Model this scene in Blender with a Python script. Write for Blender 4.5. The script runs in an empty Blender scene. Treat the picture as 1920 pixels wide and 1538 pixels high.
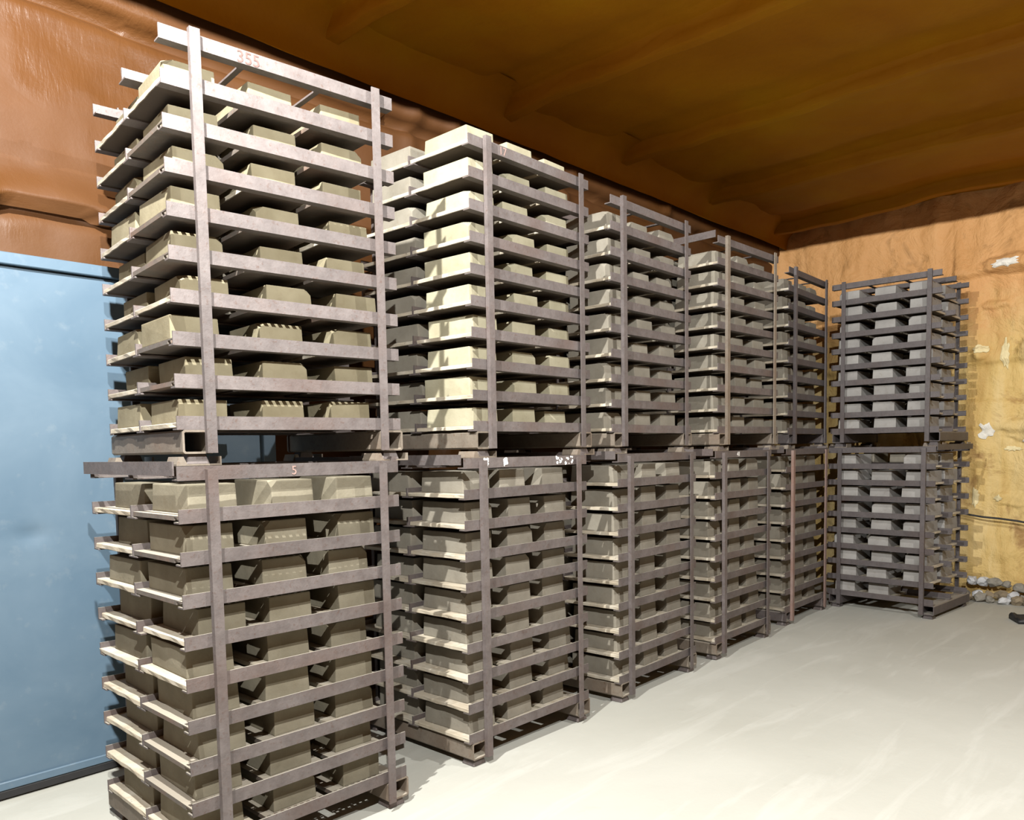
import bpy, bmesh, math, random
from mathutils import Vector, Matrix, noise
random.seed(7)
scene = bpy.context.scene
COL = scene.collection

# ------------------------------------------------------------------ camera
cam_d = bpy.data.cameras.new('camera')
cam = bpy.data.objects.new('camera', cam_d); COL.objects.link(cam)
R_ = Vector((0.68339341, -0.72983914, -0.01755759))
U_ = Vector((0.06419267, 0.03611611, 0.99728377))
F_ = Vector((0.72722262, 0.68266423, -0.07153184))
cam.matrix_world = Matrix(((R_.x, U_.x, -F_.x, 0.0), (R_.y, U_.y, -F_.y, 0.0), (R_.z, U_.z, -F_.z, 1.6105), (0, 0, 0, 1)))
cam_d.sensor_fit = 'HORIZONTAL'; cam_d.sensor_width = 36.0
cam_d.lens = 1485.512 / 1920 * 36.0
cam_d.shift_y = 180.1237 / 1920
cam_d.clip_start = 0.05
scene.camera = cam

# ------------------------------------------------------------------ world, lights, exposure
w = bpy.data.worlds.new('world'); scene.world = w; w.use_nodes = True
w.node_tree.nodes['Background'].inputs[0].default_value = (0.9, 0.95, 1.0, 1)
w.node_tree.nodes['Background'].inputs[1].default_value = 0.0
vs = scene.view_settings
vs.view_transform = 'Standard'; vs.look = 'None'; vs.gamma = 1.0; vs.use_curve_mapping = False
vs.exposure = 0.0
LAMP_Z = 3.88
LAMPS = [((0.62, 2.02), 1350.0, (1.0, 0.985, 0.95)), ((-0.10, -0.20), 1500.0, (1.0, 0.985, 0.955)),
         ((3.90, -0.70), 650.0, (1.0, 0.985, 0.955))]  # last entry is an added lamp that fills in the far end
def spot(loc, power, colr):
    d = bpy.data.lights.new('high_bay_light', 'SPOT')
    d.energy = power; d.color = colr; d.spot_size = math.radians(180); d.spot_blend = 0.0
    d.shadow_soft_size = 0.02
    o = bpy.data.objects.new('high_bay_light', d); COL.objects.link(o); o.location = loc
    return o

# ------------------------------------------------------------------ helpers
def tag(o, label=None, cat=None, group=None, kind=None):
    if label: o['label'] = label
    if cat: o['category'] = cat
    if group: o['group'] = group
    if kind: o['kind'] = kind
    return o
def empty(name, loc=(0, 0, 0), rz=0.0):
    o = bpy.data.objects.new(name, None); o.empty_display_size = 0.1
    COL.objects.link(o); o.location = loc; o.rotation_euler = (0, 0, rz); return o
def link(name, mesh, parent=None, loc=(0, 0, 0), rot=(0, 0, 0), mat=None):
    o = bpy.data.objects.new(name, mesh); COL.objects.link(o)
    if parent: o.parent = parent
    o.location = loc; o.rotation_euler = rot
    if mat:                                   # material on the object: alike pieces share one mesh
        if not mesh.materials: mesh.materials.append(mat)
        o.material_slots[0].link = 'OBJECT'; o.material_slots[0].material = mat
    return o
def mesh_py(name, verts, faces, smooth=False):
    m = bpy.data.meshes.new(name); m.from_pydata(verts, [], faces); m.update()
    if smooth: m.polygons.foreach_set('use_smooth', [True] * len(m.polygons))
    return m
def bm_mesh(name, bm, smooth=False):
    bmesh.ops.recalc_face_normals(bm, faces=bm.faces)
    m = bpy.data.meshes.new(name); bm.to_mesh(m); bm.free()
    if smooth: m.polygons.foreach_set('use_smooth', [True] * len(m.polygons))
    return m
def add_box(bm, x0, x1, y0, y1, z0, z1):
    v = [bm.verts.new((x, y, z)) for x in (x0, x1) for y in (y0, y1) for z in (z0, z1)]
    for f in ((0, 1, 3, 2), (4, 6, 7, 5), (0, 4, 5, 1), (2, 3, 7, 6), (0, 2, 6, 4), (1, 5, 7, 3)):
        bm.faces.new([v[i] for i in f])
    return v
def bevel_all(bm, off, seg=1):
    bmesh.ops.bevel(bm, geom=bm.edges[:], offset=off, segments=seg, profile=0.7, affect='EDGES', clamp_overlap=True)
def prism(name, prof, a, b, axis='x', bev=0.0):
    """extrude a closed 2-D profile from a to b along an axis; profile = the two other coordinates"""
    bm = bmesh.new()
    def P(t, q):
        return (t, q[0], q[1]) if axis == 'x' else ((q[0], t, q[1]) if axis == 'y' else (q[0], q[1], t))
    v0 = [bm.verts.new(P(a, q)) for q in prof]; v1 = [bm.verts.new(P(b, q)) for q in prof]
    n = len(prof)
    for i in range(n): bm.faces.new((v0[i], v0[(i + 1) % n], v1[(i + 1) % n], v1[i]))
    bm.faces.new(v0); bm.faces.new(v1)
    if bev: bevel_all(bm, bev)
    return bm_mesh(name, bm)
def grid_surface(name, nu, nv, fn):
    vs_, fs = [], []
    for j in range(nv + 1):
        for i in range(nu + 1): vs_.append(fn(i / nu, j / nv))
    for j in range(nv):
        for i in range(nu):
            a = j * (nu + 1) + i; fs.append((a, a + 1, a + nu + 2, a + nu + 1))
    return mesh_py(name, vs_, fs, True)
def fbm(x, y, z, o=3):
    return noise.fractal(Vector((x, y, z)), 1.0, 2.0, o, noise_basis='PERLIN_ORIGINAL')

# ------------------------------------------------------------------ materials
def new_mat(name):
    m = bpy.data.materials.new(name); m.use_nodes = True
    nt = m.node_tree; return m, nt, nt.nodes, nt.links, nt.nodes['Principled BSDF']
def coords(N, L, mode='Object', scale=(1, 1, 1)):
    tc = N.new('ShaderNodeTexCoord'); mp = N.new('ShaderNodeMapping')
    mp.inputs['Scale'].default_value = scale
    if mode == 'World':
        g = N.new('ShaderNodeNewGeometry'); L.new(g.outputs['Position'], mp.inputs['Vector'])
    else: L.new(tc.outputs[mode], mp.inputs['Vector'])
    return mp.outputs['Vector']
def ntex(N, L, vec, scale, detail=4, rough=0.6, dist=0.0):
    n = N.new('ShaderNodeTexNoise'); n.inputs['Scale'].default_value = scale
    n.inputs['Detail'].default_value = detail; n.inputs['Roughness'].default_value = rough
    n.inputs['Distortion'].default_value = dist
    L.new(vec, n.inputs['Vector']); return n.outputs['Fac']
def ramp(N, L, fac, stops):
    r = N.new('ShaderNodeValToRGB'); e = r.color_ramp.elements
    while len(e) < len(stops): e.new(0.5)
    for k, (p_, c) in enumerate(stops): e[k].position = p_; e[k].color = (*c, 1)
    L.new(fac, r.inputs['Fac']); return r.outputs['Color']
def mixc(N, L, fac, a, b, mode='MIX'):
    m = N.new('ShaderNodeMix'); m.data_type = 'RGBA'; m.blend_type = mode
    for s, v in ((m.inputs[0], fac), (m.inputs[6], a), (m.inputs[7], b)):
        if hasattr(v, 'links'): L.new(v, s)
        elif isinstance(v, (int, float)): s.default_value = v
        else: s.default_value = (*v, 1)
    return m.outputs[2]
def bump(N, L, b, h, strength, dist, prev=None):
    n = N.new('ShaderNodeBump'); n.inputs['Strength'].default_value = strength; n.inputs['Distance'].default_value = dist
    L.new(h, n.inputs['Height'])
    if prev: L.new(prev, n.inputs['Normal'])
    L.new(n.outputs['Normal'], b.inputs['Normal']); return n.outputs['Normal']
def per_object(N, L, col, amount=0.25):
    oi = N.new('ShaderNodeObjectInfo'); mr = N.new('ShaderNodeMapRange')
    mr.inputs['To Min'].default_value = 1 - amount; mr.inputs['To Max'].default_value = 1 + amount
    L.new(oi.outputs['Random'], mr.inputs['Value'])
    cb = N.new('ShaderNodeCombineColor')
    for k in range(3): L.new(mr.outputs[0], cb.inputs[k])
    return mixc(N, L, 1.0, col, cb.outputs[0], 'MULTIPLY')

def steel(name, c0, c1, rust=(0.28, 0.13, 0.075), dust=(0.62, 0.56, 0.45)):
    m, nt, N, L, b = new_mat(name)
    v = coords(N, L, 'World')
    n1 = ntex(N, L, v, 14, 6, 0.7); n2 = ntex(N, L, v, 55, 4, 0.7); n3 = ntex(N, L, v, 3.5, 3, 0.5)
    col = ramp(N, L, n1, [(0.25, c0), (0.7, c1)])
    rf = ramp(N, L, n2, [(0.56, (0, 0, 0)), (0.75, (0.75, 0.75, 0.75))])
    col = mixc(N, L, rf, col, rust)
    rf2 = ramp(N, L, n3, [(0.5, (0, 0, 0)), (0.75, (0.45, 0.45, 0.45))])
    col = mixc(N, L, rf2, col, rust)
    g = N.new('ShaderNodeNewGeometry'); sx = N.new('ShaderNodeSeparateXYZ'); L.new(g.outputs['Normal'], sx.inputs[0])
    df = ramp(N, L, sx.outputs[2], [(0.55, (0, 0, 0)), (0.9, (0.75, 0.75, 0.75))])     # clay dust lies on what faces up
    col = mixc(N, L, df, col, dust)
    col = per_object(N, L, col, 0.12)
    L.new(col, b.inputs['Base Color']); b.inputs['Roughness'].default_value = 0.62
    b.inputs['Metallic'].default_value = 0.15
    bump(N, L, b, n2, 0.35, 0.004); return m
M_STEEL = steel('rusty_steel', (0.105, 0.086, 0.082), (0.195, 0.168, 0.162), (0.10, 0.048, 0.03), (0.50, 0.46, 0.38))
M_STEEL_DARK = steel('dark_rusty_steel', (0.085, 0.073, 0.074), (0.14, 0.122, 0.122), (0.085, 0.05, 0.038), (0.45, 0.42, 0.36))
M_STEEL_PINK = steel('pink_rusty_steel', (0.26, 0.175, 0.15), (0.36, 0.255, 0.22))
M_STEEL_TAN = steel('dusty_steel', (0.20, 0.162, 0.125), (0.31, 0.265, 0.21), (0.17, 0.085, 0.042))

def clay(name, c0, c1):
    m, nt, N, L, b = new_mat(name)
    v = coords(N, L, 'World')
    n1 = ntex(N, L, v, 5, 5, 0.6); n2 = ntex(N, L, v, 80, 4, 0.7); n3 = ntex(N, L, v, 24, 4, 0.65)
    col = ramp(N, L, n1, [(0.3, c0), (0.72, c1)])
    col = mixc(N, L, ramp(N, L, n3, [(0.55, (0, 0, 0)), (0.8, (0.3, 0.3, 0.3))]), col, (0.17, 0.125, 0.07))
    col = per_object(N, L, col, 0.10)
    L.new(col, b.inputs['Base Color']); b.inputs['Roughness'].default_value = 0.9
    b.inputs['Specular IOR Level'].default_value = 0.2
    nn = bump(N, L, b, n3, 0.25, 0.006); bump(N, L, b, n2, 0.3, 0.002, nn); return m
M_BRICK = {'khaki': clay('khaki_clay', (0.215, 0.185, 0.115), (0.32, 0.285, 0.19)),
           'pale': clay('pale_clay', (0.285, 0.262, 0.175), (0.40, 0.375, 0.27)),
           'olive': clay('olive_clay', (0.205, 0.182, 0.128), (0.30, 0.272, 0.20)),
           'grey': clay('grey_clay', (0.22, 0.20, 0.16), (0.32, 0.295, 0.24)),
           'cool': clay('cool_grey_clay', (0.29, 0.28, 0.265), (0.40, 0.39, 0.37))}
def wood():
    m, nt, N, L, b = new_mat('dusty_board')
    v = coords(N, L, 'World', (22, 3.0, 60)); v2 = coords(N, L, 'World')
    n1 = ntex(N, L, v, 1.0, 5, 0.6, 0.6); n2 = ntex(N, L, v2, 30, 4, 0.7); n3 = ntex(N, L, v2, 9, 3, 0.6)
    col = ramp(N, L, n1, [(0.3, (0.42, 0.35, 0.25)), (0.7, (0.66, 0.59, 0.46))])
    col = mixc(N, L, ramp(N, L, n3, [(0.45, (0, 0, 0)), (0.7, (0.7, 0.7, 0.7))]), col, (0.70, 0.66, 0.56))
    col = mixc(N, L, ramp(N, L, n2, [(0.62, (0, 0, 0)), (0.74, (0.8, 0.8, 0.8))]), col, (0.13, 0.09, 0.06))
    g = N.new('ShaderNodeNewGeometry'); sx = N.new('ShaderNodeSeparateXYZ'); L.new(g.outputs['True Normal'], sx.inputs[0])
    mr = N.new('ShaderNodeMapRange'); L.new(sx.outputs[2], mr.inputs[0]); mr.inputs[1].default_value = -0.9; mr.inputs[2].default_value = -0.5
    col = mixc(N, L, mr.outputs[0], (0.085, 0.06, 0.042), col)      # bare wood underneath, darkened as painted shade; clay dust above and on edges
    col = per_object(N, L, col, 0.12)
    L.new(col, b.inputs['Base Color']); b.inputs['Roughness'].default_value = 0.88
    bump(N, L, b, n2, 0.4, 0.004); return m
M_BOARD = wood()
M_TRAY = steel('tray_steel', (0.12, 0.10, 0.085), (0.20, 0.17, 0.14))

def foam(name, c0, c1, c2, rough=0.45):
    m, nt, N, L, b = new_mat(name)
    v = coords(N, L, 'World')
    n1 = ntex(N, L, v, 0.9, 5, 0.6, 0.3); n2 = ntex(N, L, v, 38, 4, 0.6); n3 = ntex(N, L, v, 4.5, 4, 0.55)
    col = ramp(N, L, n1, [(0.3, c0), (0.5, c1), (0.72, c2)])
    L.new(col, b.inputs['Base Color']); b.inputs['Roughness'].default_value = rough; b.inputs['Specular IOR Level'].default_value = 0.12
    nn = bump(N, L, b, n3, 0.35, 0.03); bump(N, L, b, n2, 0.25, 0.006, nn); return m
M_FOAM_CEIL = foam('ceiling_foam', (0.25, 0.092, 0.002), (0.29, 0.118, 0.002), (0.315, 0.155, 0.002), 0.6)
M_FOAM_DARK = foam('brown_foam', (0.10, 0.05, 0.02), (0.12, 0.06, 0.022), (0.14, 0.07, 0.028), 0.6)
# left wall: the drips and the glossy patch of the sprayed foam
def foam_left():
    m, nt, N, L, b = new_mat('wall_foam')
    v = coords(N, L, 'World'); vd = coords(N, L, 'World', (34, 34, 9))
    n1 = ntex(N, L, v, 0.9, 5, 0.6, 0.3); n2 = ntex(N, L, v, 45, 4, 0.6); nd = ntex(N, L, vd, 1.0, 4, 0.6, 0.4)
    pm = ntex(N, L, v, 1.25, 3, 0.5)
    col = ramp(N, L, n1, [(0.3, (0.125, 0.048, 0.013)), (0.52, (0.145, 0.059, 0.018)), (0.75, (0.165, 0.073, 0.025))])
    L.new(col, b.inputs['Base Color'])
    b.inputs['Specular IOR Level'].default_value = 0.2
    patch = ramp(N, L, pm, [(0.47, (0, 0, 0)), (0.56, (1, 1, 1))])
    mr = N.new('ShaderNodeMapRange'); L.new(patch, mr.inputs[0]); mr.inputs[3].default_value = 0.6; mr.inputs[4].default_value = 0.36
    L.new(mr.outputs[0], b.inputs['Roughness'])
    ml = N.new('ShaderNodeMath'); ml.operation = 'MULTIPLY'; L.new(nd, ml.inputs[0]); L.new(patch, ml.inputs[1])
    nn = bump(N, L, b, ml.outputs[0], 0.35, 0.012); bump(N, L, b, n2, 0.2, 0.005, nn); return m
M_FOAM_LEFT = foam_left()
def foam_back():
    m, nt, N, L, b = new_mat('old_foam')
    v = coords(N, L, 'World'); vs_ = coords(N, L, 'World', (1, 2.4, 0.45))
    n1 = ntex(N, L, vs_, 1.6, 5, 0.6, 0.3); n2 = ntex(N, L, v, 30, 4, 0.65); n4 = ntex(N, L, v, 2.6, 5, 0.65, 0.5)
    sp = N.new('ShaderNodeSeparateXYZ'); L.new(v, sp.inputs[0])
    md = N.new('ShaderNodeMath'); md.operation = 'MULTIPLY_ADD'; L.new(n4, md.inputs[0]); md.inputs[1].default_value = 1.4
    L.new(sp.outputs[2], md.inputs[2])
    up = ramp(N, L, n1, [(0.3, (0.66, 0.34, 0.12)), (0.7, (0.76, 0.42, 0.17))])
    lo = ramp(N, L, n1, [(0.28, (0.54, 0.33, 0.095)), (0.5, (0.76, 0.54, 0.20)), (0.78, (0.88, 0.70, 0.36))])
    mrz = N.new('ShaderNodeMapRange'); L.new(md.outputs[0], mrz.inputs[0]); mrz.inputs[1].default_value = 3.1; mrz.inputs[2].default_value = 3.9
    col = mixc(N, L, mrz.outputs[0], lo, up)      # the upper foam is fresher and more orange
    stain = ramp(N, L, n4, [(0.30, (0.8, 0.8, 0.8)), (0.42, (0, 0, 0))])
    col = mixc(N, L, stain, col, (0.34, 0.18, 0.06))
    L.new(col, b.inputs['Base Color']); b.inputs['Roughness'].default_value = 0.65; b.inputs['Specular IOR Level'].default_value = 0.25
    nn = bump(N, L, b, n4, 0.8, 0.07); bump(N, L, b, n2, 0.4, 0.01, nn); return m
M_FOAM_BACK = foam_back()
def concrete():
    m, nt, N, L, b = new_mat('dusty_concrete')
    v = coords(N, L, 'World'); vt = coords(N, L, 'World', (1.0, 6.0, 1))
    n1 = ntex(N, L, v, 0.7, 5, 0.55, 0.3); n2 = ntex(N, L, v, 60, 4, 0.7); n3 = ntex(N, L, vt, 0.9, 5, 0.6, 0.8); n4 = ntex(N, L, v, 5, 5, 0.6)
    col = ramp(N, L, n1, [(0.3, (0.455, 0.455, 0.40)), (0.7, (0.53, 0.53, 0.475))])
    col = mixc(N, L, ramp(N, L, n3, [(0.52, (0, 0, 0)), (0.68, (0.35, 0.35, 0.35))]), col, (0.64, 0.64, 0.59))
    col = mixc(N, L, ramp(N, L, n4, [(0.64, (0, 0, 0)), (0.8, (0.3, 0.3, 0.3))]), col, (0.36, 0.33, 0.28))
    L.new(col, b.inputs['Base Color']); b.inputs['Roughness'].default_value = 0.85
    b.inputs['Specular IOR Level'].default_value = 0.25
    nn = bump(N, L, b, n4, 0.25, 0.012); bump(N, L, b, n2, 0.2, 0.003, nn); return m
M_FLOOR = concrete()
def blue():
    m, nt, N, L, b = new_mat('blue_paint')
    v = coords(N, L, 'World'); n1 = ntex(N, L, v, 2.2, 5, 0.6, 0.4); n2 = ntex(N, L, v, 14, 4, 0.6)
    col = ramp(N, L, n1, [(0.3, (0.105, 0.175, 0.245)), (0.72, (0.15, 0.225, 0.295))])
    col = mixc(N, L, ramp(N, L, n2, [(0.6, (0, 0, 0)), (0.8, (0.35, 0.35, 0.35))]), col, (0.27, 0.32, 0.35))
    L.new(col, b.inputs['Base Color']); b.inputs['Roughness'].default_value = 0.38
    bump(N, L, b, n1, 0.15, 0.02); return m
M_BLUE = blue()
def flat(name, c, rough=0.8, metal=0.0):
    m, nt, N, L, b = new_mat(name)
    v = coords(N, L, 'World'); n = ntex(N, L, v, 25, 4, 0.6)
    col = ramp(N, L, n, [(0.3, tuple(k * 0.8 for k in c)), (0.7, c)])
    L.new(col, b.inputs['Base Color']); b.inputs['Roughness'].default_value = rough; b.inputs['Metallic'].default_value = metal
    return m
M_BLACK = flat('black_rubber', (0.02, 0.02, 0.022), 0.6)
M_DARKMETAL = flat('dark_metal', (0.06, 0.06, 0.065), 0.5, 0.5)
M_PLASTER = flat('white_plaster', (0.86, 0.84, 0.76), 0.8)
M_CREAM = flat('bare_cream_foam', (0.86, 0.74, 0.42), 0.8)
M_STONE = [flat('grey_stone', (0.34, 0.32, 0.27), 0.9), flat('brown_stone', (0.36, 0.29, 0.19), 0.9), flat('pale_stone', (0.74, 0.76, 0.78), 0.85)]
M_PAINT = flat('pale_pink_paint', (0.34, 0.22, 0.19), 0.7)
M_REDPAINT = flat('faded_red_paint', (0.15, 0.066, 0.055), 0.7)
M_WPAINT = flat('white_paint', (0.92, 0.90, 0.86), 0.7)

# overall depth of tone of the painted, dusty and rusty surfaces
TONE = {'ceiling_foam': 1.0, 'brown_foam': 1.0, 'wall_foam': 0.46, 'blue_paint': 0.60, 'old_foam': 0.64, 'dusty_concrete': 0.66,
        'pale_clay': 0.72, 'grey_clay': 0.66, 'cool_grey_clay': 0.66, 'pale_pink_paint': 0.8, 'white_paint': 0.9, 'white_plaster': 0.8, 'bare_cream_foam': 0.75}
for m in bpy.data.materials:
    k = TONE.get(m.name, 0.60)
    if not m.use_nodes or k == 1.0: continue
    N, L = m.node_tree.nodes, m.node_tree.links
    s_ = N['Principled BSDF'].inputs['Base Color']
    src = s_.links[0].from_socket
    L.new(mixc(N, L, 1.0, src, (k, k, k), 'MULTIPLY'), s_)

# ------------------------------------------------------------------ the room
X0, X1, Y0, Y1, ZC = -3.6, 9.22, -3.6, 4.30, 4.12
def floor_fn(a, b):
    x, y = X0 - 0.1 + a * (X1 - X0 + 0.3), Y0 - 0.1 + b * (Y1 - Y0 + 0.3)
    return (x, y, 0.006 * fbm(x * 0.9, y * 0.9, 1.3) - 0.004)
tag(link('floor', grid_surface('floor', 110, 70, floor_fn), mat=M_FLOOR), kind='structure')
RIBS = [-3.2, -1.7, -0.2, 1.35, 2.86, 4.40, 5.83, 7.35, 8.85]
def sst(e0, e1, v):
    v = min(1.0, max(0.0, (v - e0) / (e1 - e0))); return v * v * (3 - 2 * v)
def ceil_z(x, y):
    z = ZC
    for r in RIBS:
        d = x - r - 0.03 * fbm(y * 0.8, r, 0.2)
        if abs(d) < 1.0:
            z -= 0.10 * sst(-0.085, -0.055, d) * (1 - sst(0.03, 0.11, d)) - 0.035 * math.exp(-((d + 0.25) / 0.13) ** 2)
    e = max(0.0, 1 - (Y1 - y) / 0.22); z -= 0.10 * e * e          # cove along the left wall
    return z + 0.045 * fbm(x * 0.7, y * 0.7, 4.0) + 0.010 * fbm(x * 3, y * 3, 7.7)
xs = [X0 - 0.1 + 0.06 * k for k in range(int((X1 - X0 + 0.2) / 0.06) + 2)]
xs = [x for x in xs if all(abs(x - r) > 0.18 for r in RIBS)] + [r + 0.012 * k for r in RIBS for k in range(-15, 16)]
xs = sorted(x for x in xs if x < X1 + 0.1)
ys = [Y0 - 0.1 + (Y1 - Y0 + 0.2) * k / 110 for k in range(111)]
cv = [(x, y, ceil_z(x, y)) for y in ys for x in xs]
nx = len(xs)
cf = [(j * nx + i, j * nx + i + 1, (j + 1) * nx + i + 1, (j + 1) * nx + i) for j in range(110) for i in range(nx - 1)]
tag(link('ceiling', mesh_py('ceiling', cv, cf, True), mat=M_FOAM_CEIL), kind='structure')
def wall_left_fn(a, b):
    x, z = X0 - 0.1 + a * (X1 - X0 + 0.2), b * 4.12
    t = 0.03 * fbm(x * 0.8, z * 0.8, 2.2) + 0.008 * fbm(x * 5, z * 5, 9.1)
    zc = 2.80 - 0.015 * (x - 1.0) + 0.02 * fbm(x * 1.5, 0.3, 0.7)
    if z > zc: t += 0.10 * math.exp(-((z - zc) / 0.14) ** 2) + 0.012
    else: t -= 0.035 * math.exp(-((zc - z) / 0.05) ** 2)
    zt = 3.79 + 0.02 * fbm(x * 1.2, 5.3, 0.7)
    if z > zt: t += 0.10 - 0.05 * math.exp(-((z - zt) / 0.03) ** 2)
    else: t += 0.02 * math.exp(-((zt - z) / 0.15) ** 2) - 0.06 * math.exp(-((zt - z) / 0.035) ** 2)
    for xr in (3.62, 3.95, 5.3, 6.7):
        t += 0.035 * math.exp(-((x - xr - 0.03 * fbm(z, xr, 0)) / 0.06) ** 2)
    return (x, Y1 + 0.02 - t, z)
tag(link('wall_left', grid_surface('wall_left', 330, 200, wall_left_fn), mat=M_FOAM_LEFT), kind='structure')
LUMPS = [(1.72, 3.36, 0.42, 0.10, 0.07), (1.60, 2.50, 0.22, 0.13, 0.06), (1.62, 1.72, 0.30, 0.12, 0.05), (1.95, 2.98, 0.12, 0.05, 0.04), (1.66, 1.02, 0.35, 0.08, 0.04), (2.08, 2.50, 0.10, 0.07, 0.04)]
def wall_back_fn(a, b):
    y, z = Y0 - 0.1 + a * (Y1 - Y0 + 0.2), b * 4.15
    t = 0.07 * fbm(y * 1.3, z * 0.35, 12.2) + 0.03 * fbm(y * 3.4, z * 1.0, 3.3) + 0.012 * fbm(y * 9, z * 7, 1.1)
    for ly, lz, sy, sz, am in LUMPS: t += am * max(0.0, 1 - ((y - ly) / sy) ** 2 - ((z - lz) / sz) ** 2 + 0.5 * fbm(y * 7, z * 9, lz)) ** 0.5 if abs(y - ly) < 1.5 * sy and abs(z - lz) < 1.5 * sz and (1 - ((y - ly) / sy) ** 2 - ((z - lz) / sz) ** 2 + 0.5 * fbm(y * 7, z * 9, lz)) > 0 else 0.0
    for zz, amp, y0 in ((3.30, 0.07, 2.35), (2.40, 0.05, 9.0), (2.02, -0.04, 9.0), (1.72, 0.03, 9.0), (0.98, -0.03, 9.0)):
        k = zz + 0.05 * fbm(y * 1.8, zz, 0.4)
        if y < y0: t += amp * (1 / (1 + math.exp(-(z - k) / 0.012))) * math.exp(-max(0, z - k) / 0.30)
    return (X1 - t, y, z)
tag(link('wall_back', grid_surface('wall_back', 380, 300, wall_back_fn), mat=M_FOAM_BACK), kind='structure')
wb = bpy.data.objects['wall_back']
def cove_fn(a, b):
    # rounded foam cove between the left wall and the ceiling
    x = X0 - 0.05 + a * (X1 - X0 + 0.1); t = b * math.pi / 2
    y = Y1 - 0.175 - 0.30 * (1 - math.cos(t)) - 0.012 * fbm(x * 1.4, b * 2, 3.1)
    zt = ZC + 0.03
    return (x, y, 3.895 + (zt - 3.895) * math.sin(t) + 0.010 * fbm(x * 1.1, b * 2, 8.4) * (1 - b) ** 0.5)
tag(link('trim_1', grid_surface('trim_1', 260, 14, cove_fn), mat=M_FOAM_CEIL), kind='structure')
def wall_right_fn(a, b):
    x, z = X0 - 0.1 + a * (X1 - X0 + 0.2), b * 4.15
    return (x, Y0 + 0.05 * fbm(x * 0.8, z * 0.8, 8.2), z)
tag(link('wall_right', grid_surface('wall_right', 100, 40, wall_right_fn), mat=M_FOAM_DARK), kind='structure')
def wall_front_fn(a, b):
    y, z = Y0 - 0.1 + a * (Y1 - Y0 + 0.2), b * 4.15
    return (X0 + 0.05 * fbm(y * 0.8, z * 0.8, 5.2), y, z)
tag(link('wall_front', grid_surface('wall_front', 70, 40, wall_front_fn), mat=M_FOAM_DARK), kind='structure')

# torn, bare places and the broken foam edges of the far wall
def wall_pt(y, z):
    return Vector(wall_back_fn((y - Y0 + 0.1) / (Y1 - Y0 + 0.2), z / 4.15))
def torn_patch(name, cy, cz, sy, sz, mat, seed, jag=0.45):
    rnd = random.Random(seed); n = 22; bm = bmesh.new(); rings = []
    rad = [1 - jag * rnd.random() for k in range(n)]
    for f, lift in ((1.0, -0.03), (0.97, 0.012), (0.7, 0.018), (0.35, 0.020)):
        rings.append([])
        for k in range(n):
            a = 2 * math.pi * k / n
            q = wall_pt(cy + sy * rad[k] * f * math.cos(a), cz + sz * rad[k] * f * math.sin(a))
            rings[-1].append(bm.verts.new(q - Vector((lift, 0, 0))))
    for r0, r1 in zip(rings, rings[1:]):
        for k in range(n): bm.faces.new((r0[k], r0[(k + 1) % n], r1[(k + 1) % n], r1[k]))
    bm.faces.new(rings[-1])
    return link(name, bm_mesh(name, bm), wb, mat=mat)
torn_patch('bare_patch', 1.86, 3.36, 0.15, 0.055, M_PLASTER, 1)
torn_patch('bare_patch', 2.01, 1.71, 0.085, 0.12, M_PLASTER, 2, 0.55)
torn_patch('bare_patch', 1.86, 2.47, 0.05, 0.18, M_CREAM, 3)
torn_patch('bare_patch', 2.07, 2.54, 0.085, 0.06, M_CREAM, 4)
torn_patch('bare_patch', 1.90, 1.03, 0.05, 0.04, M_CREAM, 5)
torn_patch('bare_patch', 2.10, 1.03, 0.045, 0.12, M_CREAM, 6)
torn_patch('bare_patch', 1.78, 1.53, 0.10, 0.03, M_CREAM, 12)
torn_patch('bare_patch', 1.66, 1.60, 0.05, 0.05, M_PLASTER, 13)

# the blue steel door in the left wall
door = empty('door_1', (0, 0, 0)); tag(door, kind='structure')
def dbox(name, x0, x1, y0, y1, z0, z1, mat, bev=0.004):
    bm = bmesh.new(); add_box(bm, x0, x1, y0, y1, z0, z1); bevel_all(bm, bev)
    return link(name, bm_mesh(name, bm), door, mat=mat)
def leaf_fn(a, b):
    x, z = 0.10 + a * 2.3, 0.045 + b * 2.455
    d = 0.006 * fbm(x * 1.1, z * 1.1, 6.0)
    d += 0.012 * math.exp(-(((x - 1.18) / 0.07) ** 2 + ((z - 1.24) / 0.035) ** 2))
    return (x, 4.265 + d, z)
link('door_leaf', grid_surface('door_leaf', 90, 90, leaf_fn), door, mat=M_BLUE)
dbox('door_lintel', 0.02, 2.5, 4.235, 4.36, 2.505, 2.56, M_BLUE)
dbox('door_gap_shade', 0.05, 2.45, 4.25, 4.36, 0.004, 0.043, M_BLACK)  # black strip standing in for the shaded gap under the door
dbox('door_jamb', 0.02, 0.10, 4.235, 4.36, 0.0, 2.505, M_BLUE); dbox('door_jamb', 2.40, 2.48, 4.235, 4.36, 0.0, 2.505, M_BLUE)
dbox('door_rail', 0.10, 2.40, 4.246, 4.262, 0.045, 0.085, M_BLUE)

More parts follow.
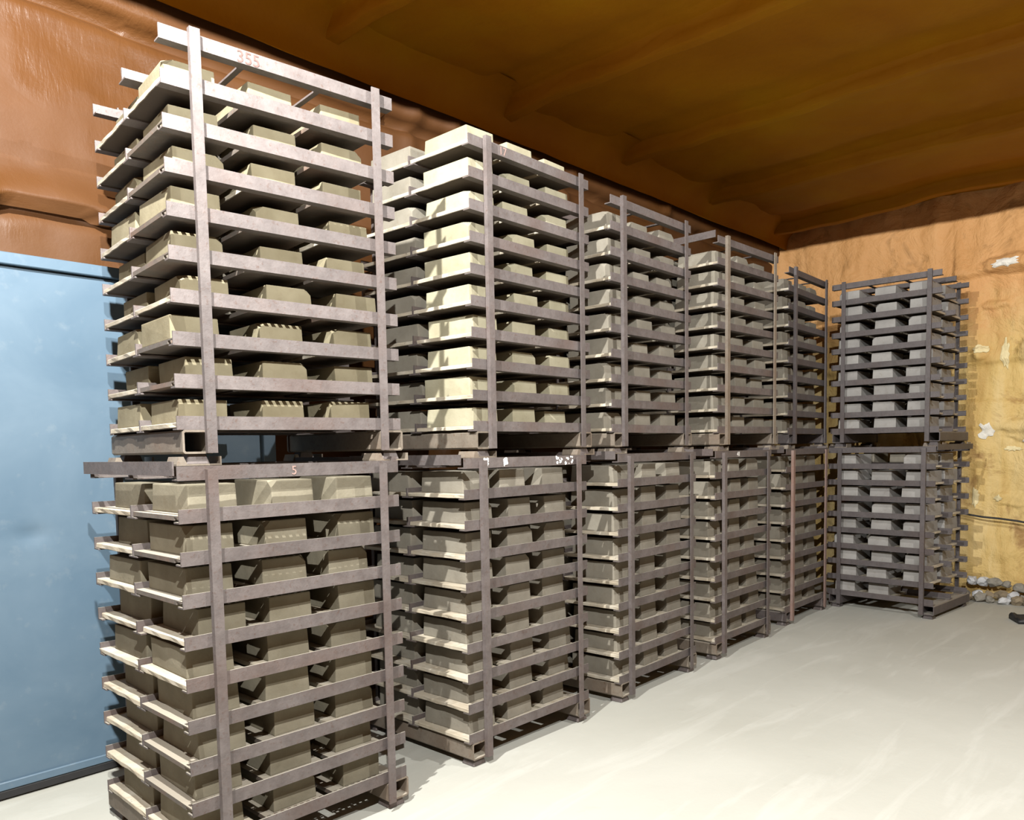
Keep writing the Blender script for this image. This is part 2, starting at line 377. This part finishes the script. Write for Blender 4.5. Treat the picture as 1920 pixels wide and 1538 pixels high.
# lamps under the ceiling (above the frame; the third added to brighten the far end): full cut-off high-bay fittings
for k, ((lx, ly), pw, lc) in enumerate(LAMPS):
    t = empty('high_bay_lamp', (lx, ly, LAMP_Z))
    tag(t, ['round black high-bay lamp hanging above the row of racks', 'round black high-bay lamp hanging over the floor by the blue door end', 'added fill lamp over the middle of the open floor, brightening the far end'][k], 'lamp', 'high-bay lamps')
    bm = bmesh.new(); bmesh.ops.create_cone(bm, cap_ends=True, segments=28, radius1=0.16, radius2=0.11, depth=0.09)
    link('lamp_housing', bm_mesh('lamp_housing', bm), t, (0, 0, 0.075), mat=M_DARKMETAL)
    bm = bmesh.new(); bmesh.ops.create_cone(bm, cap_ends=True, segments=10, radius1=0.012, radius2=0.012, depth=0.18)
    link('lamp_stem', bm_mesh('lamp_stem', bm), t, (0, 0, 0.19), mat=M_DARKMETAL)
    lo = spot((0, 0, 0.0), pw, lc); lo.parent = t

# ------------------------------------------------------------------ racks
W, S_L, S_U = 0.7709, 0.155, 0.1564
Z0L, Z0U = 0.1487, 1.7308
RACKS = {('1', 'l'): (1.3664, 2.8019, -0.0125), ('1', 'u'): (1.4327, 2.9232, -0.0927),
         ('2', 'l'): (2.8099, 2.8424, 0.0099), ('2', 'u'): (2.9175, 2.878, 0.0242),
         ('3', 'l'): (4.1323, 2.8652, 0.0369), ('3', 'u'): (4.1986, 2.9533, 0.024),
         ('4', 'l'): (5.4203, 2.9093, 0.0317), ('4', 'u'): (5.5549, 2.9576, -0.0116),
         ('5', 'l'): (6.8132, 2.9902, 0.0266), ('5', 'u'): (6.955, 3.0414, 0.0505),
         ('6', 'l'): (7.8424, 2.9524, -1.6466), ('6', 'u'): (7.9745, 2.9843, -1.582)}
UL, UR, VM, VR = -0.122, 0.868, 0.445, 0.875      # rail ends, middle rail, rear rail
t_ = 0.006
H = 0.026
RAIL_F = prism('front_rail', [(0, -H), (0.046, -H), (0.046, -H + t_), (t_, -H + t_), (t_, H), (0, H)], UL, UR)
RAIL_M = prism('middle_rail', [(-0.040, -H), (0.040, -H), (0.040, -H + t_), (0.005, -H + t_), (0.005, H), (-0.005, H), (-0.005, -H + t_), (-0.040, -H + t_)], UL, UR)
RAIL_R = prism('rear_rail', [(-0.046, -H), (0, -H), (0, H), (-t_, H), (-t_, -H + t_), (-0.046, -H + t_)], UL, UR)
def post_mesh(name, z0, z1, sx, sy):
    # angle iron: one leg across the front, the other going back on the outer side
    pr = [(-0.0195, 0), (0.0195, 0), (0.0195, 0.006), (-0.0135, 0.006), (-0.0135, 0.0235), (-0.0195, 0.0235)]
    pr = [(q[0] * sx, q[1] * sy) for q in pr]
    return prism(name, pr, z0, z1, 'z')
POST = {}
for tier in 'lu':
    for sx in (1, -1):
        for sy in (1, -1):
            zb = (Z0L if tier == 'l' else Z0U) - 0.114
            zt = (Z0L + 9 * S_L + H - 0.012) if tier == 'l' else (Z0U + 9 * S_U + H + 0.012)
            POST[tier, sx, sy] = post_mesh('post', zb, zt, sx, sy)
def tube_mesh(name, w_, h_, l_, th):
    bm = bmesh.new(); o, i = [], []
    rc = 0.008
    def ringpts(hw, hh, r):
        return [(-hw + r, -hh), (hw - r, -hh), (hw, -hh + r), (hw, hh - r), (hw - r, hh), (-hw + r, hh), (-hw, hh - r), (-hw, -hh + r)]
    R = {}
    for key, hw, hh, r in (('o', w_ / 2, h_ / 2, rc), ('i', w_ / 2 - th, h_ / 2 - th, rc * 0.5)):
        for yk, y in ((0, 0.0), (1, l_)):
            R[key, yk] = [bm.verts.new((q[0], y, q[1])) for q in ringpts(hw, hh, r)]
    for k in range(8):
        j = (k + 1) % 8
        bm.faces.new((R['o', 0][k], R['o', 0][j], R['o', 1][j], R['o', 1][k]))
        bm.faces.new((R['i', 0][k], R['i', 1][k], R['i', 1][j], R['i', 0][j]))
        for yk in (0, 1): bm.faces.new((R['o', yk][k], R['o', yk][j], R['i', yk][j], R['i', yk][k]))
    return bm_mesh(name, bm)
BEAM = tube_mesh('base_beam', 0.118, 0.090, 0.925, 0.008)
def foot_mesh(name, h):
    bm = bmesh.new(); v = add_box(bm, -0.045, 0.045, -0.045, 0.045, 0, h)
    for q in v:
        if q.co.z > h / 2: q.co.x *= 0.72; q.co.y *= 0.8
    bevel_all(bm, 0.003); return bm_mesh(name, bm)
FOOT = {'l': foot_mesh('foot', 0.037), 'u': foot_mesh('foot', 0.040)}
def plate_mesh():
    bm = bmesh.new()
    add_box(bm, -0.085, 0.085, -0.055, 0.06, 0, 0.006)
    add_box(bm, 0.079, 0.085, -0.055, 0.06, 0.006, 0.034)
    v = [bm.verts.new(q) for q in ((-0.085, -0.055, 0.006), (-0.045, -0.055, 0.006), (-0.058, -0.055, 0.034), (-0.075, -0.055, 0.034),
                                   (-0.085, 0.06, 0.006), (-0.045, 0.06, 0.006), (-0.058, 0.06, 0.034), (-0.075, 0.06, 0.034))]
    for f in ((0, 1, 2, 3), (4, 7, 6, 5), (0, 4, 5, 1), (1, 5, 6, 2), (2, 6, 7, 3), (3, 7, 4, 0)): bm.faces.new([v[i] for i in f])
    return bm_mesh('stacking_plate', bm)
PLATE = plate_mesh()
SIDE = prism('side_beam', [(-0.130, -0.030), (-0.123, -0.030), (-0.123, 0.022), (-0.130, 0.022)], 0.02, 0.93, 'y')
SIDE_R = prism('side_beam', [(0.869, -0.030), (0.876, -0.030), (0.876, 0.022), (0.869, 0.022)], 0.02, 0.93, 'y')
bm = bmesh.new(); add_box(bm, -0.012, 0.012, 0.006, VR - 0.006, -0.020, -0.012); BAR = bm_mesh('cross_bar', bm)

def frame_of(key):
    x, y, th = RACKS[key]; return Matrix.Translation((x, y, 0)) @ Matrix.Rotation(th, 4, 'Z')
ROW = {'1': 'nearest the blue door', '2': 'second from the blue door', '3': 'third from the blue door', '4': 'fourth from the blue door',
       '5': 'fifth from the blue door', '6': 'standing against the far wall'}
STEEL_OF = {('6', 'l'): M_STEEL_DARK, ('6', 'u'): M_STEEL_DARK, ('5', 'u'): M_STEEL_DARK}
for key, (x, y, th) in RACKS.items():
    rk, tier = key
    z0, s = (Z0L, S_L) if tier == 'l' else (Z0U, S_U)
    m = STEEL_OF.get(key, M_STEEL)
    root = empty('drying_rack', (x, y, 0), th)
    tag(root, 'rusty steel drying rack %s, %s' % (ROW[rk], 'bottom of its pair, on the floor' if tier == 'l' else 'stacked on top'), 'rack', 'steel drying racks')
    mp = {('4', 'u'): M_STEEL_TAN, ('5', 'l'): M_STEEL_PINK}.get(key, m)
    for sx in (1, -1):
        for sy in (1, -1):
            link('post', POST[tier, sx, sy], root, (0 if sx == 1 else W, -0.024 if sy == 1 else VR + 0.024, 0), mat=mp)
    for k in range(10):
        zc = z0 + k * s
        def jig(): return (0, random.uniform(-1, 1) * 0.0035, 0)
        link('front_rail', RAIL_F, root, (0, 0, zc), jig(), m)
        link('middle_rail', RAIL_M, root, (0, VM, zc), mat=m)
        link('rear_rail', RAIL_R, root, (0, VR, zc), mat=m)
    for ub in (-0.045, W + 0.048):
        link('base_beam', BEAM, root, (ub, 0.0, z0 - H - 0.0455), mat=M_STEEL_TAN if rk in '1234' else m)
        for vf in (0.055, 0.86):
            link('foot', FOOT[tier], root, (ub, vf, z0 - H - 0.0905 - (0.037 if tier == 'l' else 0.040) ), mat=m)
    if tier == 'l':
        inv = frame_of(key).inverted(); up = frame_of((rk, 'u'))
        for ub in (-0.045, W + 0.048):
            for vf in (0.055, 0.86):
                q = inv @ (up @ Vector((ub, vf, 0)))
                link('stacking_plate', PLATE, root, (q.x, q.y, z0 + 9 * s + H), (0, 0, RACKS[(rk, 'u')][2] - th), mat=M_STEEL_TAN)
        link('side_beam', SIDE, root, (0, 0, z0 + 9 * s + 0.022), mat=m)
        link('side_beam', SIDE_R, root, (0, 0, z0 + 9 * s + 0.022), mat=m)
    else:
        if rk == '4': link('side_beam', SIDE, root, (0, 0, z0 + 9 * s + 0.045), mat=m)
        if rk != '2':
            for ub in (0.205, 0.535): link('cross_bar', BAR, root, (ub, 0, z0 + 9 * s), mat=m)

# painted numbers and paint marks on the top rails
def painted(text, key, u, size, mat, z=None, dz=-0.016):
    rk, tier = key
    c = bpy.data.curves.new('painted_number', 'FONT'); c.body = text; c.size = size; c.extrude = 0.0004
    o = bpy.data.objects.new('painted_number', c); COL.objects.link(o)
    dg = bpy.context.evaluated_depsgraph_get(); me = bpy.data.meshes.new_from_object(o.evaluated_get(dg)); me.name = 'painted_number'
    bpy.data.objects.remove(o)
    root = [r for r in bpy.data.objects if r.name.startswith('drying_rack') and (r.location - Vector((RACKS[key][0], RACKS[key][1], 0))).length < 1e-4][0]
    me.materials.clear()
    zc = (Z0L + 9 * S_L) if tier == 'l' else (Z0U + 9 * S_U)
    q = link('painted_number', me, root, (u, -0.0012, zc + dz), (math.pi / 2, 0, 0), mat)
    tag(q, 'number painted on the top rail'); return root
painted('355', ('1', 'u'), 0.165, 0.064, M_REDPAINT, dz=-0.023)
painted('17', ('2', 'u'), 0.10, 0.058, M_PAINT, dz=-0.020)
painted('5', ('1', 'l'), 0.335, 0.050, M_PAINT, dz=-0.018)
painted('41', ('4', 'l'), 0.23, 0.052, M_WPAINT, dz=-0.018)
r2l = [r for r in bpy.data.objects if r.name.startswith('drying_rack') and abs(r.location.x - 2.8099) < 1e-4][0]
def splat(u0, u1, seed):
    rnd = random.Random(seed); bm = bmesh.new()
    for k in range(26):
        u, z, r = rnd.uniform(u0, u1), rnd.uniform(-0.02, 0.021), rnd.uniform(0.003, 0.010)
        ring = [bm.verts.new((u + r * math.cos(a) * rnd.uniform(.6, 1.2), -0.0010 - 0.00005 * k, min(H, max(-H, z + r * math.sin(a) * rnd.uniform(.6, 1.2))))) for a in [i * math.pi / 4 for i in range(8)]]
        bm.faces.new(ring)
    o = link('paint_mark', bm_mesh('paint_mark', bm), r2l, (0, 0, Z0L + 9 * S_L), mat=M_WPAINT)
    tag(o, 'splashed white paint')
splat(0.58, 0.74, 3); splat(0.02, 0.045, 4); splat(0.165, 0.19, 5)

# ------------------------------------------------------------------ bricks and boards
BW, BH, BL = 0.195, 0.121, 0.335
def brick_mesh(seed):
    rnd = random.Random(seed); bm = bmesh.new()
    w_, h_, l_ = BW * rnd.uniform(0.95, 1.05), BH * rnd.uniform(0.95, 1.0), BL * rnd.uniform(0.97, 1.03)
    v = add_box(bm, -w_ / 2, w_ / 2, 0, l_, 0, h_)
    for q in v:
        if q.co.z > 0.05: q.co.x *= 0.975; q.co.y += 0.006 if q.co.y < 0.1 else -0.006
        q.co.x += rnd.uniform(-1, 1) * 0.003; q.co.y += rnd.uniform(-1, 1) * 0.003
    bevel_all(bm, 0.006, 2)
    if seed % 3 == 0:                       # a knocked-off upper corner
        sg = rnd.choice((-1, 1))
        bmesh.ops.bisect_plane(bm, geom=bm.verts[:] + bm.edges[:] + bm.faces[:], plane_co=(sg * (w_ / 2 - 0.016), 0.010, h_ - 0.014),
                               plane_no=(sg * 0.6, -0.55, 0.6), clear_outer=True)
        bmesh.ops.holes_fill(bm, edges=[e for e in bm.edges if e.is_boundary], sides=0)
    return bm_mesh('brick', bm)
BRICKS = [brick_mesh(k + 1) for k in range(9)]
def board_mesh(seed):
    rnd = random.Random(seed); bm = bmesh.new()
    add_box(bm, -0.135, 0.135, 0.008, VM - 0.008, 0, 0.0215)
    bmesh.ops.subdivide_edges(bm, edges=[e for e in bm.edges if abs(e.verts[0].co.y - e.verts[1].co.y) > 0.2], cuts=6)
    for q in bm.verts:
        q.co.x += rnd.uniform(-1, 1) * 0.0025
        if q.co.z < 0.01: q.co.z += rnd.uniform(0, 0.002)
    bevel_all(bm, 0.0025); return bm_mesh('drying_board', bm)
BOARDS = [board_mesh(k + 20) for k in range(5)]
def tray_mesh():
    # perforated steel tray: rows of slots along its front edge
    bm = bmesh.new(); n = 9; x0, x1 = -0.135, 0.135
    add_box(bm, x0, x1, 0.062, VM - 0.008, 0.004, 0.0215)
    add_box(bm, x0, x1, 0.008, 0.014, 0.016, 0.0215); add_box(bm, x0, x1, 0.034, 0.039, 0.016, 0.0215)
    p_ = (x1 - x0) / n
    for k in range(n + 1):
        xc = x0 + k * p_; a, b = max(x0, xc - 0.007), min(x1, xc + 0.007)
        add_box(bm, a, b, 0.014, 0.034, 0.016, 0.0215); add_box(bm, a, b, 0.039, 0.062, 0.016, 0.0215)
    return bm_mesh('drying_tray', bm)
TRAY = tray_mesh()
ORD = ['bottom', 'second', 'third', 'fourth', 'fifth', 'sixth', 'seventh', 'eighth', 'ninth', 'top']
SIDEW = ['left', 'middle', 'right']
UC = [0.034, 0.350, 0.668]
BRK = {'1u': 'khaki', '2u': 'pale', '1l': 'olive', '2l': 'grey', '6l': 'cool', '6u': 'cool', '5l': 'grey', '5u': 'grey'}
MISSING = {('6', 'l', 0, 2, 0), ('6', 'l', 0, 2, 1), ('6', 'l', 8, 1, 0)}
rest_v, rest_f, rest_bv, rest_bf = [], [], [], []
def put_rest(mesh, mat4, vs_, fs_):
    o = len(vs_)
    for q in mesh.vertices: vs_.append(tuple(mat4 @ q.co))
    for f in mesh.polygons: fs_.append(tuple(o + i for i in f.vertices))
tot = 0
for key, (x, y, th) in RACKS.items():
    rk, tier = key
    z0, s = (Z0L, S_L) if tier == 'l' else (Z0U, S_U)
    FR = frame_of(key); rnd = random.Random(hash((rk, tier)) % 1 + ord(rk) * 7 + ord(tier))
    bmcol = M_BRICK[BRK.get(rk + tier, 'grey')]
    where = '%s rack %s' % ('lower' if tier == 'l' else 'upper', {'6': 'at the far wall'}.get(rk, ROW[rk]))
    for k in range(10 if key == ('2', 'u') else 9):
        lev = ORD[k]
        if k == 8 and key != ('2', 'u'): lev = 'top'
        lev_txt = lev + ' shelf' if lev in ('top', 'bottom') else lev + ' shelf up'
        zb = z0 + k * s - H + t_
        shift = rnd.uniform(-0.02, 0.02)
        for c in range(3):
            for half in (0, 1):
                if (rk, tier, k, c, half) in MISSING: continue
                uc = UC[c] + shift * (0.5 if c == 0 else 1) + rnd.uniform(-0.018, 0.018)
                if key == ('1', 'u') and c == 0 and k in (0, 2, 5): uc -= 0.03
                if key == ('2', 'u') and k == 9 and half == 1 and c > 0: continue
                front = rnd.uniform(0.058, 0.085)
                ang = rnd.uniform(-1, 1) * 0.03
                # the board
                ub = min(max(uc - 0.022, UL + 0.137), UR - 0.137)
                ub = {0: min(ub, 0.045), 1: min(max(ub, 0.33), 0.35), 2: max(ub, 0.635)}[c]
                flip = half == 1
                LB = Matrix.Translation((ub, VM if flip else 0.0, zb)) @ Matrix.Rotation(rnd.uniform(-1, 1) * 0.004, 4, 'Z')
                vb = VM + rnd.uniform(0.02, 0.045) if flip else front
                # the back brick is a little shorter, so that it clears the rear rail
                LK = Matrix.Translation((uc, vb, zb + 0.0216)) @ Matrix.Rotation(ang, 4, 'Z') @ Matrix.Diagonal((1, 1, (0.82 if rk in '12' else 0.95 if rk == '6' else 0.86) * rnd.uniform(0.97, 1.04) if tier == 'u' else 0.94 * rnd.uniform(0.94, 1.02), 1))
                own = half == 0 and rk != '5' or (half == 1 and ((rk == '1' and c == 0) or (rk == '6' and c == 2)))
                bme = BRICKS[rnd.randrange(9)]; dme = BOARDS[rnd.randrange(5)]
                tray = (rk == '1' and half == 0 and rnd.random() < 0.62)
                if tray: dme = TRAY
                if own:
                    pos = '%s %s' % ('front' if half == 0 else 'back', SIDEW[c])
                    col = {'khaki': 'khaki', 'pale': 'pale'}.get(BRK.get(rk + tier), 'grey')
                    o = link('brick', bme, mat=bmcol); o.matrix_world = FR @ LK
                    tag(o, '%s brick, %s on %s, %s' % (col, pos, lev_txt, where), 'brick', 'bricks on the drying racks')
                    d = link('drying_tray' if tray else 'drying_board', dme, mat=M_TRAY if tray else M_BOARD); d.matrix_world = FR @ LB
                    tag(d, '%s, %s on %s, %s' % ('slotted steel tray' if tray else 'pale board', pos, lev_txt, where), 'tray' if tray else 'board', 'boards and trays under the bricks')
                    tot += 1
                else:
                    put_rest(bme, FR @ LK, rest_v, rest_f); put_rest(dme, FR @ LB, rest_bv, rest_bf)
print('individual bricks', tot)
tag(link('brick', mesh_py('far_bricks', rest_v, rest_f), mat=M_BRICK['grey']), 'grey bricks in the back rows and on the fifth racks', 'brick', 'bricks on the drying racks', 'stuff')
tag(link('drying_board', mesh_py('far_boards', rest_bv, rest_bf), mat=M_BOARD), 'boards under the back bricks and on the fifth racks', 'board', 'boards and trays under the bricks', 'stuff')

# ------------------------------------------------------------------ small things by the far wall
def rock_mesh(seed, r):
    rnd = random.Random(seed); bm = bmesh.new(); bmesh.ops.create_icosphere(bm, subdivisions=2, radius=r)
    off = Vector((rnd.uniform(0, 50), rnd.uniform(0, 50), rnd.uniform(0, 50)))
    bmesh.ops.scale(bm, vec=(1, rnd.uniform(0.9, 1.25), 1), verts=bm.verts)
    for v in bm.verts:
        n = noise.noise(v.co / r * 1.3 + off); n2 = noise.noise(v.co / r * 3.1 + off); v.co *= 1 + 0.45 * n + 0.18 * n2
        v.co.z *= 0.85
    return bm_mesh('rubble_stone', bm)
rnd = random.Random(11)
for k in range(27):
    yy = 1.22 + (k % 9) * 0.108 + (0.05 if k // 9 == 1 else 0.0) + rnd.uniform(-0.012, 0.012)
    row = k // 9
    r = rnd.uniform(0.042, 0.062)
    xx = (8.95, 9.045, 9.07)[row] + rnd.uniform(-0.015, 0.015)
    zz = (r * 0.72, r * 0.8 + 0.02, 0.165 + rnd.uniform(-0.02, 0.03))[row]
    mi = 2 if (1.96 < yy < 2.12 and row > 0) or rnd.random() < 0.08 else rnd.randrange(2)
    o = link('rubble_stone', rock_mesh(k, r), None, (xx, yy, zz), (rnd.random() * 0.5, rnd.random() * 0.4, rnd.random() * 3), M_STONE[mi])
    kind = ['grey', 'brown', 'whitish'][mi]
    tag(o, '%s rubble stone in the %s of the heap along the far wall' % (kind, ('front row', 'middle', 'upper layer')[row]), 'stone', '%s stones, %s of the heap' % (kind, ('front row', 'middle', 'upper layer')[row]))
def tube_along(name, pts, r, mat, seg=8):
    bm = bmesh.new(); rings = []
    for i, p_ in enumerate(pts):
        a = Vector(pts[max(0, i - 1)]); b = Vector(pts[min(len(pts) - 1, i + 1)]); d = (b - a).normalized()
        s1 = d.cross(Vector((0, 0, 1))).normalized() if abs(d.z) < 0.95 else d.cross(Vector((1, 0, 0))).normalized()
        s2 = d.cross(s1)
        rings.append([bm.verts.new(Vector(p_) + r * (math.cos(t) * s1 + math.sin(t) * s2)) for t in [2 * math.pi * k / seg for k in range(seg)]])
    for i in range(len(rings) - 1):
        for k in range(seg): bm.faces.new((rings[i][k], rings[i][(k + 1) % seg], rings[i + 1][(k + 1) % seg], rings[i + 1][k]))
    bm.faces.new(rings[0]); bm.faces.new(rings[-1])
    return link(name, bm_mesh(name, bm, True), mat=mat)
pts = [(9.11, 2.45 - k * 0.15, 0.90 - 0.018 * k + 0.006 * math.sin(k * 1.7)) for k in range(12)]
tag(tube_along('black_cable', pts, 0.010, M_BLACK), 'thin black cable strung along the far wall', 'cable')
bm = bmesh.new(); bmesh.ops.create_grid(bm, x_segments=10, y_segments=8, size=0.12)
for v in bm.verts: v.co.z = 0.035 + 0.05 * noise.noise(v.co * 9) + 0.03 * noise.noise(v.co * 22)
ret = bmesh.ops.extrude_face_region(bm, geom=bm.faces[:])
for v in [g for g in ret['geom'] if isinstance(g, bmesh.types.BMVert)]: v.co.z = 0.002
tag(link('crumpled_rag', bm_mesh('crumpled_rag', bm, True), None, (8.20, 1.42, 0.0), (0, 0, 0.5), M_BLACK), 'small crumpled black rag lying on the floor at right', 'rag')
